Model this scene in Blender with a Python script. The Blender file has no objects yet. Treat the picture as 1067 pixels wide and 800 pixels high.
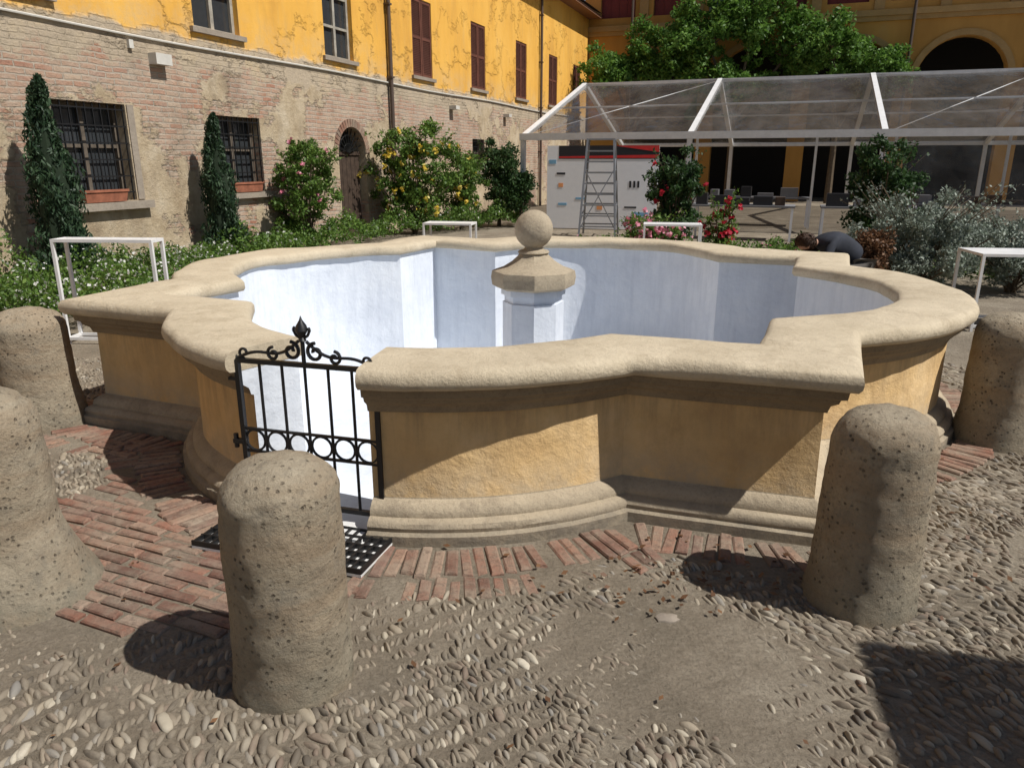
import bpy, bmesh, math, random
import numpy as np
from mathutils import Vector, Matrix, noise as mn
random.seed(4); np.random.seed(4)
rad=math.radians
sc=bpy.context.scene

# ------------------------------------------------------------------ materials
class NT:
    def __init__(s,name,rough=0.85,spec=0.3):
        s.m=bpy.data.materials.new(name); s.m.use_nodes=True
        s.t=s.m.node_tree; s.n=s.t.nodes; s.l=s.t.links
        s.b=s.n['Principled BSDF']; s.b.inputs['Roughness'].default_value=rough
        s.b.inputs['Specular IOR Level'].default_value=spec
        s.tc=s.n.new('ShaderNodeTexCoord'); s.co=s.tc.outputs['Object']
    def set(s,inp,val):
        if hasattr(val,'is_linked') or isinstance(val,bpy.types.NodeSocket): s.l.new(val,inp)
        elif isinstance(val,tuple): inp.default_value=tuple(val)+((1,) if len(val)==3 and len(inp.default_value)==4 else ())
        else: inp.default_value=val
    def noise(s,scale,detail=6,rough=0.6,co=None,dist=0):
        n=s.n.new('ShaderNodeTexNoise'); n.inputs['Scale'].default_value=scale; n.inputs['Detail'].default_value=detail
        n.inputs['Roughness'].default_value=rough; n.inputs['Distortion'].default_value=dist
        s.l.new(co or s.co,n.inputs['Vector']); return n.outputs['Fac']
    def vor(s,scale,feature='F1',co=None,out='Distance'):
        n=s.n.new('ShaderNodeTexVoronoi'); n.feature=feature; n.inputs['Scale'].default_value=scale
        s.l.new(co or s.co,n.inputs['Vector']); return n.outputs[out]
    def ramp(s,fac,stops):
        n=s.n.new('ShaderNodeValToRGB'); e=n.color_ramp.elements
        while len(e)<len(stops): e.new(0.5)
        for i,(p,c) in enumerate(stops):
            e[i].position=p; e[i].color=(c,c,c,1) if not isinstance(c,tuple) else tuple(c)+(1,)
        s.l.new(fac,n.inputs['Fac']); return n.outputs['Color']
    def mix(s,fac,a,b,mode='MIX'):
        n=s.n.new('ShaderNodeMix'); n.data_type='RGBA'; n.blend_type=mode
        s.set(n.inputs[0],fac); s.set(n.inputs[6],a); s.set(n.inputs[7],b); return n.outputs[2]
    def math(s,op,a,b=0.0):
        n=s.n.new('ShaderNodeMath'); n.operation=op; s.set(n.inputs[0],a); s.set(n.inputs[1],b); return n.outputs[0]
    def clamp(s,a):
        n=s.n.new('ShaderNodeClamp'); s.l.new(a,n.inputs[0]); return n.outputs[0]
    def map(s,scale=(1,1,1),rot=(0,0,0)):
        n=s.n.new('ShaderNodeMapping'); n.inputs['Scale'].default_value=scale; n.inputs['Rotation'].default_value=rot
        s.l.new(s.co,n.inputs['Vector']); return n.outputs['Vector']
    def xz(s):
        a=s.n.new('ShaderNodeSeparateXYZ'); s.l.new(s.co,a.inputs[0]); c=s.n.new('ShaderNodeCombineXYZ')
        s.l.new(a.outputs[0],c.inputs[0]); s.l.new(a.outputs[2],c.inputs[1]); return c.outputs[0],a.outputs
    def island(s):
        g=s.n.new('ShaderNodeNewGeometry'); return g.outputs['Random Per Island']
    def col(s,c): s.set(s.b.inputs['Base Color'],c)
    def bump(s,h,strength=0.4,dist=0.01,prev=None):
        n=s.n.new('ShaderNodeBump'); n.inputs['Strength'].default_value=strength; n.inputs['Distance'].default_value=dist
        s.l.new(h,n.inputs['Height'])
        if prev is not None: s.l.new(prev,n.inputs['Normal'])
        s.l.new(n.outputs[0],s.b.inputs['Normal']); return n.outputs[0]

def mottled(name,c1,c2,c3,sc1=3,sc2=40,rough=.9,bs=.35,bd=.008,stretch=(1,1,1)):
    t=NT(name,rough); co=t.map(stretch)
    a=t.ramp(t.noise(sc1,8,.65,co),[(.3,c1),(.7,c2)])
    b=t.ramp(t.noise(sc2,8,.7),[(.45,0.0),(.72,1.0)])
    t.col(t.mix(t.math('MULTIPLY',b,.6),a,c3))
    p=t.bump(t.noise(sc2*1.5,8,.75),bs,bd)
    t.bump(t.noise(sc1*2,5,.6),bs,bd*3,p)
    return t.m
def plain(name,c,rough=.6,metal=0,spec=.4,var=.15):
    t=NT(name,rough,spec); t.b.inputs['Metallic'].default_value=metal
    d=tuple(x*(1-var) for x in c)
    t.col(t.ramp(t.noise(6,6,.7),[(.35,d),(.65,c)])); return t.m
def stone(name,c1,c2,stain,pit=.3,grime=None):
    t=NT(name,.9)
    a=t.ramp(t.noise(2.0,9,.68),[(.3,c1),(.55,tuple((x+y)/2 for x,y in zip(c1,c2))),(.72,c2)])
    s1=t.ramp(t.noise(5.5,9,.75),[(.50,0.0),(.68,.7)])
    c=t.mix(s1,a,stain)
    s2=t.ramp(t.noise(55,7,.8),[(.50,0.0),(.70,1.0)])
    c=t.mix(t.math('MULTIPLY',s2,pit),c,tuple(x*.5 for x in stain))
    if grime:
        xz,s=t.xz(); g=t.clamp(t.math('MULTIPLY',t.math('SUBTRACT',grime[0],s[2]),grime[1]))
        g=t.math('MULTIPLY',g,t.ramp(t.noise(6,8,.75),[(.35,.2),(.6,.9)])); c=t.mix(g,c,grime[2])
    t.col(c); p=t.bump(t.noise(60,8,.8),.6,.010); t.bump(t.noise(6,7,.7),.5,.03,p); return t.m

m_coping=stone('coping_stone',(.48,.405,.29),(.64,.55,.41),(.38,.31,.215),.32)
m_base=stone('base_stone',(.34,.28,.20),(.50,.42,.305),(.25,.205,.15),.45,(.12,12,(.19,.165,.13)))
m_mould=stone('moulding_stone',(.25,.19,.12),(.35,.275,.175),(.17,.13,.09),.4)
def ochre():
    t=NT('ochre_render',.9)
    a=t.ramp(t.noise(1.6,9,.66),[(.3,(.56,.36,.16)),(.5,(.67,.46,.22)),(.66,(.74,.54,.30)),(.78,(.60,.42,.22))])
    b=t.ramp(t.noise(6,9,.77,t.map((1,1,.5))),[(.46,0.0),(.68,1.0)])
    c=t.mix(t.math('MULTIPLY',b,.48),a,(.39,.25,.12))
    xz,s=t.xz()
    up=t.clamp(t.math('MULTIPLY',t.math('SUBTRACT',s[2],.36),4.0))
    stv=t.ramp(t.noise(5,8,.7,t.map((3,3,.25))),[(.44,0.0),(.66,.65)])
    c=t.mix(t.math('MULTIPLY',up,stv),c,(.33,.225,.125))
    low=t.math('MULTIPLY',t.math('SUBTRACT',.42,s[2]),3.6)
    c=t.mix(t.clamp(t.math('MULTIPLY',low,t.ramp(t.noise(5,9,.75),[(.36,0.0),(.58,1.0)]))),c,(.45,.36,.245))
    t.col(c); p=t.bump(t.noise(3.5,8,.7),.65,.04); t.bump(t.noise(55,8,.8),.45,.006,p); return t.m
m_ochre=ochre()
def white():
    t=NT('white_paint',.75)
    c=t.ramp(t.noise(1.8,9,.7),[(.3,(.58,.62,.69)),(.5,(.66,.70,.76)),(.68,(.73,.76,.80))])
    st=t.noise(4,8,.72,t.map((3,3,.35)))
    c=t.mix(t.ramp(st,[(.45,0.0),(.72,.6)]),c,(.50,.54,.61))
    t.col(c); p=t.bump(t.noise(3.5,7,.62),.6,.035); t.bump(t.noise(35,6,.7),.25,.005,p); return t.m
m_white=white()
def bollard_m():
    t=NT('bollard_stone',.92)
    a=t.ramp(t.noise(3,9,.72),[(.3,(.23,.19,.14)),(.5,(.35,.295,.215)),(.7,(.48,.41,.305))])
    band=t.ramp(t.noise(2.0,7,.65,t.map((.5,.5,3.2))),[(.46,0.0),(.60,.5)])
    c=t.mix(band,a,(.32,.225,.14))
    lich=t.ramp(t.noise(9,9,.78),[(.52,0.0),(.64,.6)]); c=t.mix(lich,c,(.20,.18,.145))
    pit=t.ramp(t.noise(75,5,.8),[(.53,0.0),(.66,1.0)])
    spk=t.ramp(t.vor(38,'F1'),[(.12,1.0),(.26,0.0)])
    spk=t.math('MULTIPLY',spk,t.ramp(t.noise(8,5,.6),[(.44,0.0),(.58,1.0)]))
    c=t.mix(t.math('MULTIPLY',pit,.45),c,(.15,.12,.085))
    c=t.mix(t.math('MULTIPLY',spk,.75),c,(.10,.08,.06))
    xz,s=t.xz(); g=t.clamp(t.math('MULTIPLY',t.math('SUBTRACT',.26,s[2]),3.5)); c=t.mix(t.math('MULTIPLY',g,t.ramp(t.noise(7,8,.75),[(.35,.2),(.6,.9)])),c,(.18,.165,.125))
    t.col(c); p=t.bump(t.math('SUBTRACT',1.0,spk),1.0,.016); p=t.bump(t.noise(75,8,.8),.9,.010,p); t.bump(t.noise(10,7,.7),.6,.035,p); return t.m
m_bollard=bollard_m()
m_iron=plain('black_iron',(.012,.012,.013),.42,0,.5)
m_whitemetal=plain('white_metal',(.8,.8,.8),.4)
m_marble=mottled('marble',(.62,.62,.61),(.74,.74,.73),(.5,.5,.5),3,30,.6,.1)
def brickpave():
    t=NT('paving_brick',.9)
    c=t.ramp(t.island(),[(0,(.15,.08,.06)),(.25,(.24,.115,.08)),(.5,(.32,.16,.11)),(.75,(.23,.13,.10)),(.9,(.36,.20,.135)),(1,(.35,.26,.20))])
    d=t.ramp(t.noise(3.5,9,.75),[(.40,0.0),(.60,1.0)])
    c=t.mix(t.math('MULTIPLY',d,.72),c,(.33,.275,.21)); 
    e=t.ramp(t.noise(35,7,.75),[(.48,0.0),(.68,.75)]); c=t.mix(e,c,(.12,.085,.065))
    t.col(c); t.bump(t.noise(50,8,.8),.9,.012); return t.m
m_pbrick=brickpave()
def pebble():
    t=NT('river_pebbles',.8)
    c=t.ramp(t.island(),[(0,(.09,.076,.06)),(.25,(.155,.13,.10)),(.5,(.22,.185,.14)),(.68,(.175,.13,.10)),(.80,(.30,.255,.19)),(.90,(.21,.20,.185)),(.95,(.33,.29,.22)),(1,(.52,.47,.38))])
    d=t.ramp(t.noise(2.6,9,.75),[(.42,0.0),(.60,1.0)])
    c=t.mix(t.math('MULTIPLY',d,.6),c,(.34,.29,.22))
    k=t.ramp(t.noise(1.1,7,.7),[(.50,0.0),(.68,.5)]); c=t.mix(k,c,(.10,.08,.06))
    t.col(c); t.bump(t.noise(110,6,.7),.55,.004); return t.m
m_peb=pebble()
def ground():
    t=NT('cobbled_ground',.95)
    a=t.ramp(t.noise(1.5,9,.72),[(.3,(.16,.135,.10)),(.5,(.24,.20,.15)),(.64,(.33,.285,.22)),(.75,(.42,.37,.295))])
    v=t.vor(26,'F1',t.map((1,1.7,1)))
    vc=t.ramp(v,[(.15,1.0),(.6,0.0)])
    c=t.mix(t.math('MULTIPLY',vc,.18),a,(.38,.33,.26),'MIX')
    s=t.ramp(t.noise(55,7,.8),[(.45,0.0),(.64,1.0)])
    c=t.mix(t.math('MULTIPLY',s,.55),c,(.11,.09,.065)); t.col(c)
    p=t.bump(vc,.3,.010); p=t.bump(t.noise(50,8,.82),.9,.014,p); t.bump(t.noise(9,6,.7),.6,.04,p); return t.m
m_ground=ground()
def facade():
    t=NT('facade_brick_and_plaster',.92)
    xz,s=t.xz()
    br=t.n.new('ShaderNodeTexBrick'); 
    ns=t.n.new('ShaderNodeTexNoise'); ns.inputs['Scale'].default_value=3; t.l.new(t.co,ns.inputs['Vector'])
    va=t.n.new('ShaderNodeVectorMath'); va.operation='MULTIPLY_ADD'; t.l.new(ns.outputs['Color'],va.inputs[0]); va.inputs[1].default_value=(.05,.05,0); t.l.new(xz,va.inputs[2])
    t.l.new(va.outputs[0],br.inputs['Vector']); br.inputs['Scale'].default_value=1
    br.inputs['Brick Width'].default_value=.28; br.inputs['Row Height'].default_value=.082; br.inputs['Mortar Size'].default_value=.013; br.inputs['Bias'].default_value=-.1
    br.inputs['Color1'].default_value=(.40,.165,.10,1); br.inputs['Color2'].default_value=(.56,.43,.31,1); br.inputs['Mortar'].default_value=(.48,.42,.34,1)
    br.inputs['Mortar Smooth'].default_value=.3
    v=t.ramp(t.noise(2.2,9,.78),[(.34,(.53,.31,.21)),(.5,(.55,.46,.36)),(.6,(.52,.46,.38)),(.75,(.27,.18,.13))])
    vf=t.ramp(t.noise(1.3,7,.7),[(.35,.10),(.65,.75)])
    c=t.mix(vf,br.outputs['Color'],v)
    pn=t.math('ADD',t.noise(.42,10,.68,t.map((1,1,1.3))),t.math('MULTIPLY',s[2],-.012))
    pl=t.ramp(pn,[(.465,0.0),(.49,1.0)])
    c=t.mix(pl,c,t.ramp(t.noise(1.8,9,.75),[(.3,(.34,.25,.155)),(.5,(.52,.42,.285)),(.7,(.63,.54,.41))]))
    drk=t.ramp(t.noise(.9,9,.75,t.map((1.6,1.6,.6))),[(.50,0.0),(.70,.6)])
    c=t.mix(drk,c,(.21,.16,.12))
    zn=t.math('ADD',s[2],t.math('MULTIPLY',t.math('SUBTRACT',t.noise(1.1,9,.74),.5),2.2))
    grey=t.ramp(t.math('DIVIDE',zn,8),[(.385,0.0),(.400,1.0)])
    c=t.mix(grey,c,t.ramp(t.noise(1.4,9,.75),[(.3,(.34,.275,.19)),(.5,(.51,.42,.31)),(.62,(.57,.46,.31)),(.74,(.62,.38,.17))]))
    lz=t.math('ADD',s[2],t.math('MULTIPLY',t.math('SUBTRACT',t.noise(1.6,7,.66),.5),.5))
    yel=t.ramp(t.math('DIVIDE',lz,8),[(.447,0.0),(.457,1.0)])
    yc=t.ramp(t.noise(.9,9,.66,t.map((1,1,.35))),[(.3,(.60,.31,.06)),(.5,(.75,.41,.075)),(.65,(.80,.46,.10)),(.8,(.72,.48,.22))])
    st=t.ramp(t.noise(3,8,.72,t.map((2,2,.3))),[(.52,0.0),(.74,.45)])
    yc=t.mix(st,yc,(.52,.35,.15))
    lowy=t.clamp(t.math('MULTIPLY',t.math('SUBTRACT',4.3,s[2]),1.2)); yc=t.mix(t.math('MULTIPLY',lowy,t.ramp(t.noise(2.4,8,.75),[(.42,0.0),(.62,.8)])),yc,(.56,.43,.26))
    c=t.mix(yel,c,yc); t.col(c)
    iv=t.math('SUBTRACT',1.0,yel)
    h=t.math('MULTIPLY',br.outputs['Fac'],t.math('MULTIPLY',iv,t.math('SUBTRACT',1.0,pl)))
    rg=t.math('MULTIPLY',t.noise(14,9,.8),t.math('ADD',t.math('MULTIPLY',iv,.9),.3))
    h=t.math('SUBTRACT',t.math('ADD',rg,t.math('MULTIPLY',pl,.6)),h)
    t.bump(h,.9,.035); return t.m
m_facade=facade()
def backfac():
    t=NT('ochre_plaster_back',.9)
    t.col(t.ramp(t.noise(.7,8,.6,t.map((1,1,.3))),[(.3,(.42,.22,.055)),(.6,(.55,.30,.08)),(.8,(.47,.30,.12))])); t.bump(t.noise(8,6,.6),.3,.02); return t.m
m_back=backfac()
m_trim=mottled('trim_plaster',(.38,.24,.09),(.48,.31,.13),(.32,.22,.12),2,20)
m_sill=mottled('sill_stone',(.26,.22,.18),(.36,.31,.25),(.18,.15,.12),3,30)
m_shut=plain('brown_shutter',(.16,.06,.04),.6,var=.35)
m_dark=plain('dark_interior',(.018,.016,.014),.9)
m_red=plain('dark_red_panel',(.17,.025,.02),.6)
m_glassdark=plain('window_glass',(.04,.045,.05),.08,0,.8)
m_frame=plain('window_frame',(.42,.39,.33),.6,var=.4)
m_oldframe=plain('weathered_frame',(.16,.13,.10),.8,var=.5)
m_door=plain('old_wood',(.075,.048,.033),.8,var=.5)
m_terra=plain('terracotta',(.38,.14,.08),.8,var=.4)
m_pipe=plain('copper_pipe',(.10,.07,.055),.5)
m_roof=plain('roof_tiles',(.3,.15,.09),.9)
m_alu=plain('aluminium',(.28,.29,.31),.4,.5)
m_bark=mottled('bark',(.10,.075,.05),(.16,.12,.08),(.05,.04,.03),6,30)
m_cable=plain('white_plastic',(.62,.60,.55),.5)
def leafm(name,a,b,c,tr=.35):
    t=NT(name,.55,.35); cc=t.ramp(t.island(),[(0,a),(.5,b),(1,c)])
    cc=t.mix(t.ramp(t.noise(1.7,4,.6),[(.4,0.0),(.65,.55)]),cc,a); t.col(cc)
    tr_=t.n.new('ShaderNodeBsdfTranslucent'); t.l.new(cc,tr_.inputs['Color']); mx=t.n.new('ShaderNodeMixShader'); mx.inputs[0].default_value=tr
    t.l.new(t.b.outputs[0],mx.inputs[1]); t.l.new(tr_.outputs[0],mx.inputs[2]); t.l.new(mx.outputs[0],t.n['Material Output'].inputs['Surface']); return t.m
l_cyp=leafm('cypress_leaf',(.015,.038,.018),(.032,.066,.03),(.06,.108,.048),.15)
l_green=leafm('rose_leaf',(.055,.115,.02),(.11,.20,.035),(.20,.31,.06))
l_dark=leafm('dark_leaf',(.02,.05,.015),(.045,.095,.028),(.08,.15,.045))
l_tree=leafm('tree_leaf',(.06,.14,.022),(.12,.24,.04),(.20,.34,.065),.4)
l_grey=leafm('lavender_leaf',(.15,.19,.14),(.25,.29,.24),(.36,.40,.35),.2)
l_dry=leafm('dry_leaf',(.10,.05,.025),(.18,.09,.045),(.26,.14,.07),.2)
l_yel=leafm('yellow_petal',(.7,.5,.05),(.8,.65,.1),(.85,.75,.3))
l_pink=leafm('pink_petal',(.7,.2,.3),(.8,.35,.45),(.85,.6,.65))
l_redp=leafm('red_petal',(.5,.02,.04),(.6,.03,.06),(.65,.06,.1))
l_wht=leafm('white_petal',(.7,.7,.65),(.8,.8,.75),(.8,.8,.8))
m_skin=plain('skin',(.50,.30,.22),.55); m_hair=plain('brown_hair',(.09,.045,.025),.6,var=.5); m_jack=plain('dark_jacket',(.03,.035,.05),.85,var=.4); m_trou=plain('trousers',(.10,.09,.08),.85)

# ------------------------------------------------------------------ mesh helpers
def finish(me,smooth,ang=40):
    if smooth:
        me.polygons.foreach_set('use_smooth',[True]*len(me.polygons)); me.set_sharp_from_angle(angle=rad(ang))
def link(ob,parent=None):
    sc.collection.objects.link(ob)
    if parent: ob.parent=parent
    return ob
def empty(name,loc=(0,0,0),rz=0):
    e=bpy.data.objects.new(name,None); e.location=loc; e.rotation_euler=(0,0,rz); e.empty_display_size=.2; sc.collection.objects.link(e); return e
class MB:
    def __init__(s): s.v=[];s.f=[];s.m=[]
    def add(s,vs,fs,m=0,M=None):
        o=len(s.v)
        for p in vs: s.v.append(tuple(M@Vector(p)) if M else tuple(p))
        for f in fs: s.f.append([i+o for i in f]); s.m.append(m)
    def box(s,x0,x1,y0,y1,z0,z1,m=0,M=None):
        s.add([(x0,y0,z0),(x1,y0,z0),(x1,y1,z0),(x0,y1,z0),(x0,y0,z1),(x1,y0,z1),(x1,y1,z1),(x0,y1,z1)],
              [(0,3,2,1),(4,5,6,7),(0,1,5,4),(1,2,6,5),(2,3,7,6),(3,0,4,7)],m,M)
    def tube(s,p0,p1,r0,r1=None,n=8,m=0,M=None):
        r1=r0 if r1 is None else r1
        p0=Vector(p0);p1=Vector(p1);d=(p1-p0).normalized(); a=d.orthogonal().normalized(); b=d.cross(a)
        vs=[p0+(a*math.cos(2*math.pi*i/n)+b*math.sin(2*math.pi*i/n))*r0 for i in range(n)]+[p1+(a*math.cos(2*math.pi*i/n)+b*math.sin(2*math.pi*i/n))*r1 for i in range(n)]
        s.add(vs,[(i,(i+1)%n,n+(i+1)%n,n+i) for i in range(n)]+[tuple(range(n))[::-1],tuple(range(n,2*n))],m,M)
    def bar(s,p0,p1,w,m=0,M=None): s.tube(p0,p1,w*.7071,None,4,m,M)
    def path(s,pts,r,n=6,m=0,M=None):
        for a,b in zip(pts[:-1],pts[1:]): s.tube(a,b,r,r,n,m,M)
    def lathe(s,prof,c=(0,0,0),n=32,m=0,rot=0,M=None):
        vs=[];k=len(prof)
        for i in range(n):
            a=2*math.pi*i/n+rot
            for r,z in prof: vs.append((c[0]+r*math.cos(a),c[1]+r*math.sin(a),c[2]+z))
        fs=[]
        for i in range(n):
            j=(i+1)%n
            for q in range(k-1): fs.append((i*k+q,j*k+q,j*k+q+1,i*k+q+1))
        s.add(vs,fs,m,M)
    def obj(s,name,mats,parent=None,smooth=False,ang=40,fix=True):
        me=bpy.data.meshes.new(name); me.from_pydata(s.v,[],s.f)
        for m in mats: me.materials.append(m)
        me.polygons.foreach_set('material_index',s.m)
        if fix:
            bm=bmesh.new(); bm.from_mesh(me); bmesh.ops.remove_doubles(bm,verts=bm.verts,dist=1e-5); bmesh.ops.recalc_face_normals(bm,faces=bm.faces); bm.to_mesh(me); bm.free()
        finish(me,smooth,ang); me.update()
        return link(bpy.data.objects.new(name,me),parent)
def fast(name,V,F,mats,parent=None,smooth=False,mi=None):
    me=bpy.data.meshes.new(name); k=F.shape[1]
    me.vertices.add(len(V)); me.vertices.foreach_set('co',V.astype(np.float32).ravel())
    me.loops.add(F.size); me.loops.foreach_set('vertex_index',F.astype(np.int32).ravel())
    me.polygons.add(len(F)); me.polygons.foreach_set('loop_start',(np.arange(len(F))*k).astype(np.int32))
    try: me.polygons.foreach_set('loop_total',np.full(len(F),k,dtype=np.int32))
    except Exception: pass
    for m in mats: me.materials.append(m)
    if mi is not None: me.polygons.foreach_set('material_index',mi.astype(np.int32))
    if smooth: me.polygons.foreach_set('use_smooth',np.ones(len(F),dtype=bool))
    me.update(calc_edges=True); me.validate()
    return link(bpy.data.objects.new(name,me),parent)

# ------------------------------------------------------------------ basin outline
C=Vector((.174,6.07)); TH=rad(-22.6); A=2.385; LEG=.965; BU=.73; B=A-LEG
R=(B*B+BU*BU)/(2*BU); CY=A+BU-R; HA=math.asin(B/R)
def L2W(x,y): return (C.x+x*math.cos(TH)-y*math.sin(TH), C.y+x*math.sin(TH)+y*math.cos(TH))
def quarter(a0=None,a1=None):
    pts=[]; a0=-HA if a0 is None else a0; a1=HA if a1 is None else a1
    n=max(3,int((a1-a0)*R/.07))
    for i in range(n+1):
        a=a0+(a1-a0)*i/n; pts.append((R*math.sin(a),-CY-R*math.cos(a)))
    return pts
def lerp(p,q,t): return (p[0]+(q[0]-p[0])*t,p[1]+(q[1]-p[1])*t)
def corner(dx=0,dy=0):
    P0=(B,-A);P1=(A+dx,-A+dy);P2=(A,-B)
    return [lerp(P0,P1,.2),lerp(P0,P1,.4),P1,lerp(P1,P2,.6),lerp(P1,P2,.8)]
def rot(pts,k):
    c,s=[(1,0),(0,1),(-1,0),(0,-1)][k]; return [(x*c-y*s,x*s+y*c) for x,y in pts]
GAP=.36; ga=math.asin(GAP/R)
loc=quarter(ga,HA)+corner(.0,.085)+rot(quarter()+corner(),1)+rot(quarter()+corner(),2)+rot(quarter()+corner(),3)+quarter(-HA,-ga)
PATH=[Vector(L2W(*p)) for p in loc]
def normals(P):
    out=[]
    for i in range(len(P)):
        d0=(P[i]-P[i-1]).normalized() if i>0 else None
        d1=(P[i+1]-P[i]).normalized() if i<len(P)-1 else None
        if d0 is None: d0=d1
        if d1 is None: d1=d0
        n0=Vector((d0.y,-d0.x)); n1=Vector((d1.y,-d1.x)); n=(n0+n1).normalized()
        out.append(n/max(.45,n.dot(n0)))
    return out
NRM=normals(PATH)
def sweep(name,prof,mi,mats,capm,parent,wob=0.0,ang=35):
    k=len(prof); vs=[];fs=[];ms=[]
    for p,n in zip(PATH,NRM):
        for o,z in prof:
            q=p+n*o; w=wob*mn.noise(Vector((q.x*2.2,q.y*2.2,z*3))) if wob else 0
            w2=wob*.5*mn.noise(Vector((q.x*9,q.y*9,z*3))) if wob else 0
            q=q+n*(w+w2); vs.append((q.x,q.y,z+w*.8))
    N=len(PATH)
    for i in range(N-1):
        for j in range(k):
            jj=(j+1)%k; fs.append((i*k+j,(i+1)*k+j,(i+1)*k+jj,i*k+jj)); ms.append(mi[j])
    fs.append(tuple(range(k))); ms.append(capm); fs.append(tuple(range((N-1)*k,N*k))[::-1]); ms.append(capm)
    b=MB(); b.v=vs;b.f=fs;b.m=ms
    return b.obj(name,mats,parent,True,ang)
basin=empty('fountain_basin')
FL=-.50
wp=[(-.015,-.05),(-.015,.05),(-.035,.056),(-.04,.06),(-.036,.08),(-.045,.10),(-.065,.112),(-.08,.115),(-.08,.128),(-.088,.15),(-.11,.172),(-.138,.185),(-.14,.19),
    (-.14,.61),(-.125,.615),(-.12,.635),(-.115,.65),(-.085,.672),(-.08,.69),(-.055,.702),(-.05,.745),(-.42,.745),(-.42,FL-.02)]
wm=[0]*12+[1]+[2]*7+[3]*3
sweep('wall',wp,wm,[m_base,m_ochre,m_mould,m_white],3,basin,.009)
cp=[(-.06,.742),(-.02,.746),(-.004,.765),(0,.79),(-.006,.815),(-.022,.834),(-.05,.842),(-.15,.845),(-.25,.846),(-.35,.845),(-.43,.842),(-.455,.832),(-.468,.81),(-.468,.77),(-.455,.75),(-.42,.742)]
sweep('coping',cp,[0]*len(cp),[m_coping],0,basin,.018,50)
b=MB(); inn=[p+n*-.40 for p,n in zip(PATH,NRM)]
b.add([(p.x,p.y,FL) for p in inn],[tuple(range(len(inn)))]); b.obj('basin_floor',[m_white],basin)
Mg=Matrix.Translation((C.x,C.y,0))@Matrix.Rotation(TH,4,'Z')
b=MB(); b.box(-.35,.35,-3.10,-2.70,FL,.035,0,Mg); b.box(-.5,.5,-2.699,-2.4,FL,-.15,1,Mg); b.box(-.5,.5,-2.399,-2.1,FL,-.32,1,Mg); b.obj('threshold_steps',[m_marble,m_white],basin)

# pedestal with ball
b=MB()
r8=rad(22.5)+TH
b.lathe([(.25,FL),(.25,.60),(.235,.60),(.235,.655),(.262,.66),(.262,.70),(.255,.722),(0.01,.722)],(C.x,C.y,0),8,0,r8)
b.lathe([(.01,.715),(.30,.715),(.335,.735),(.345,.80),(.335,.85),(.30,.865),(.24,.885),(.175,.925),(.13,.965),(.115,.985),(.01,.985)],(C.x,C.y,0),8,1,r8)
b.lathe([(.01,.985),(.118,.985),(.128,.995),(.118,1.01),(.085,1.018),(.07,1.035),(.075,1.05),(.01,1.05)],(C.x,C.y,0),24,1)
b.lathe([(.153*math.sin(math.pi*i/18)+.0005,1.175-.153*math.cos(math.pi*i/18)) for i in range(19)],(C.x,C.y,0),32,1)
b.obj('pedestal',[m_white,m_base],basin,True,30)

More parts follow.
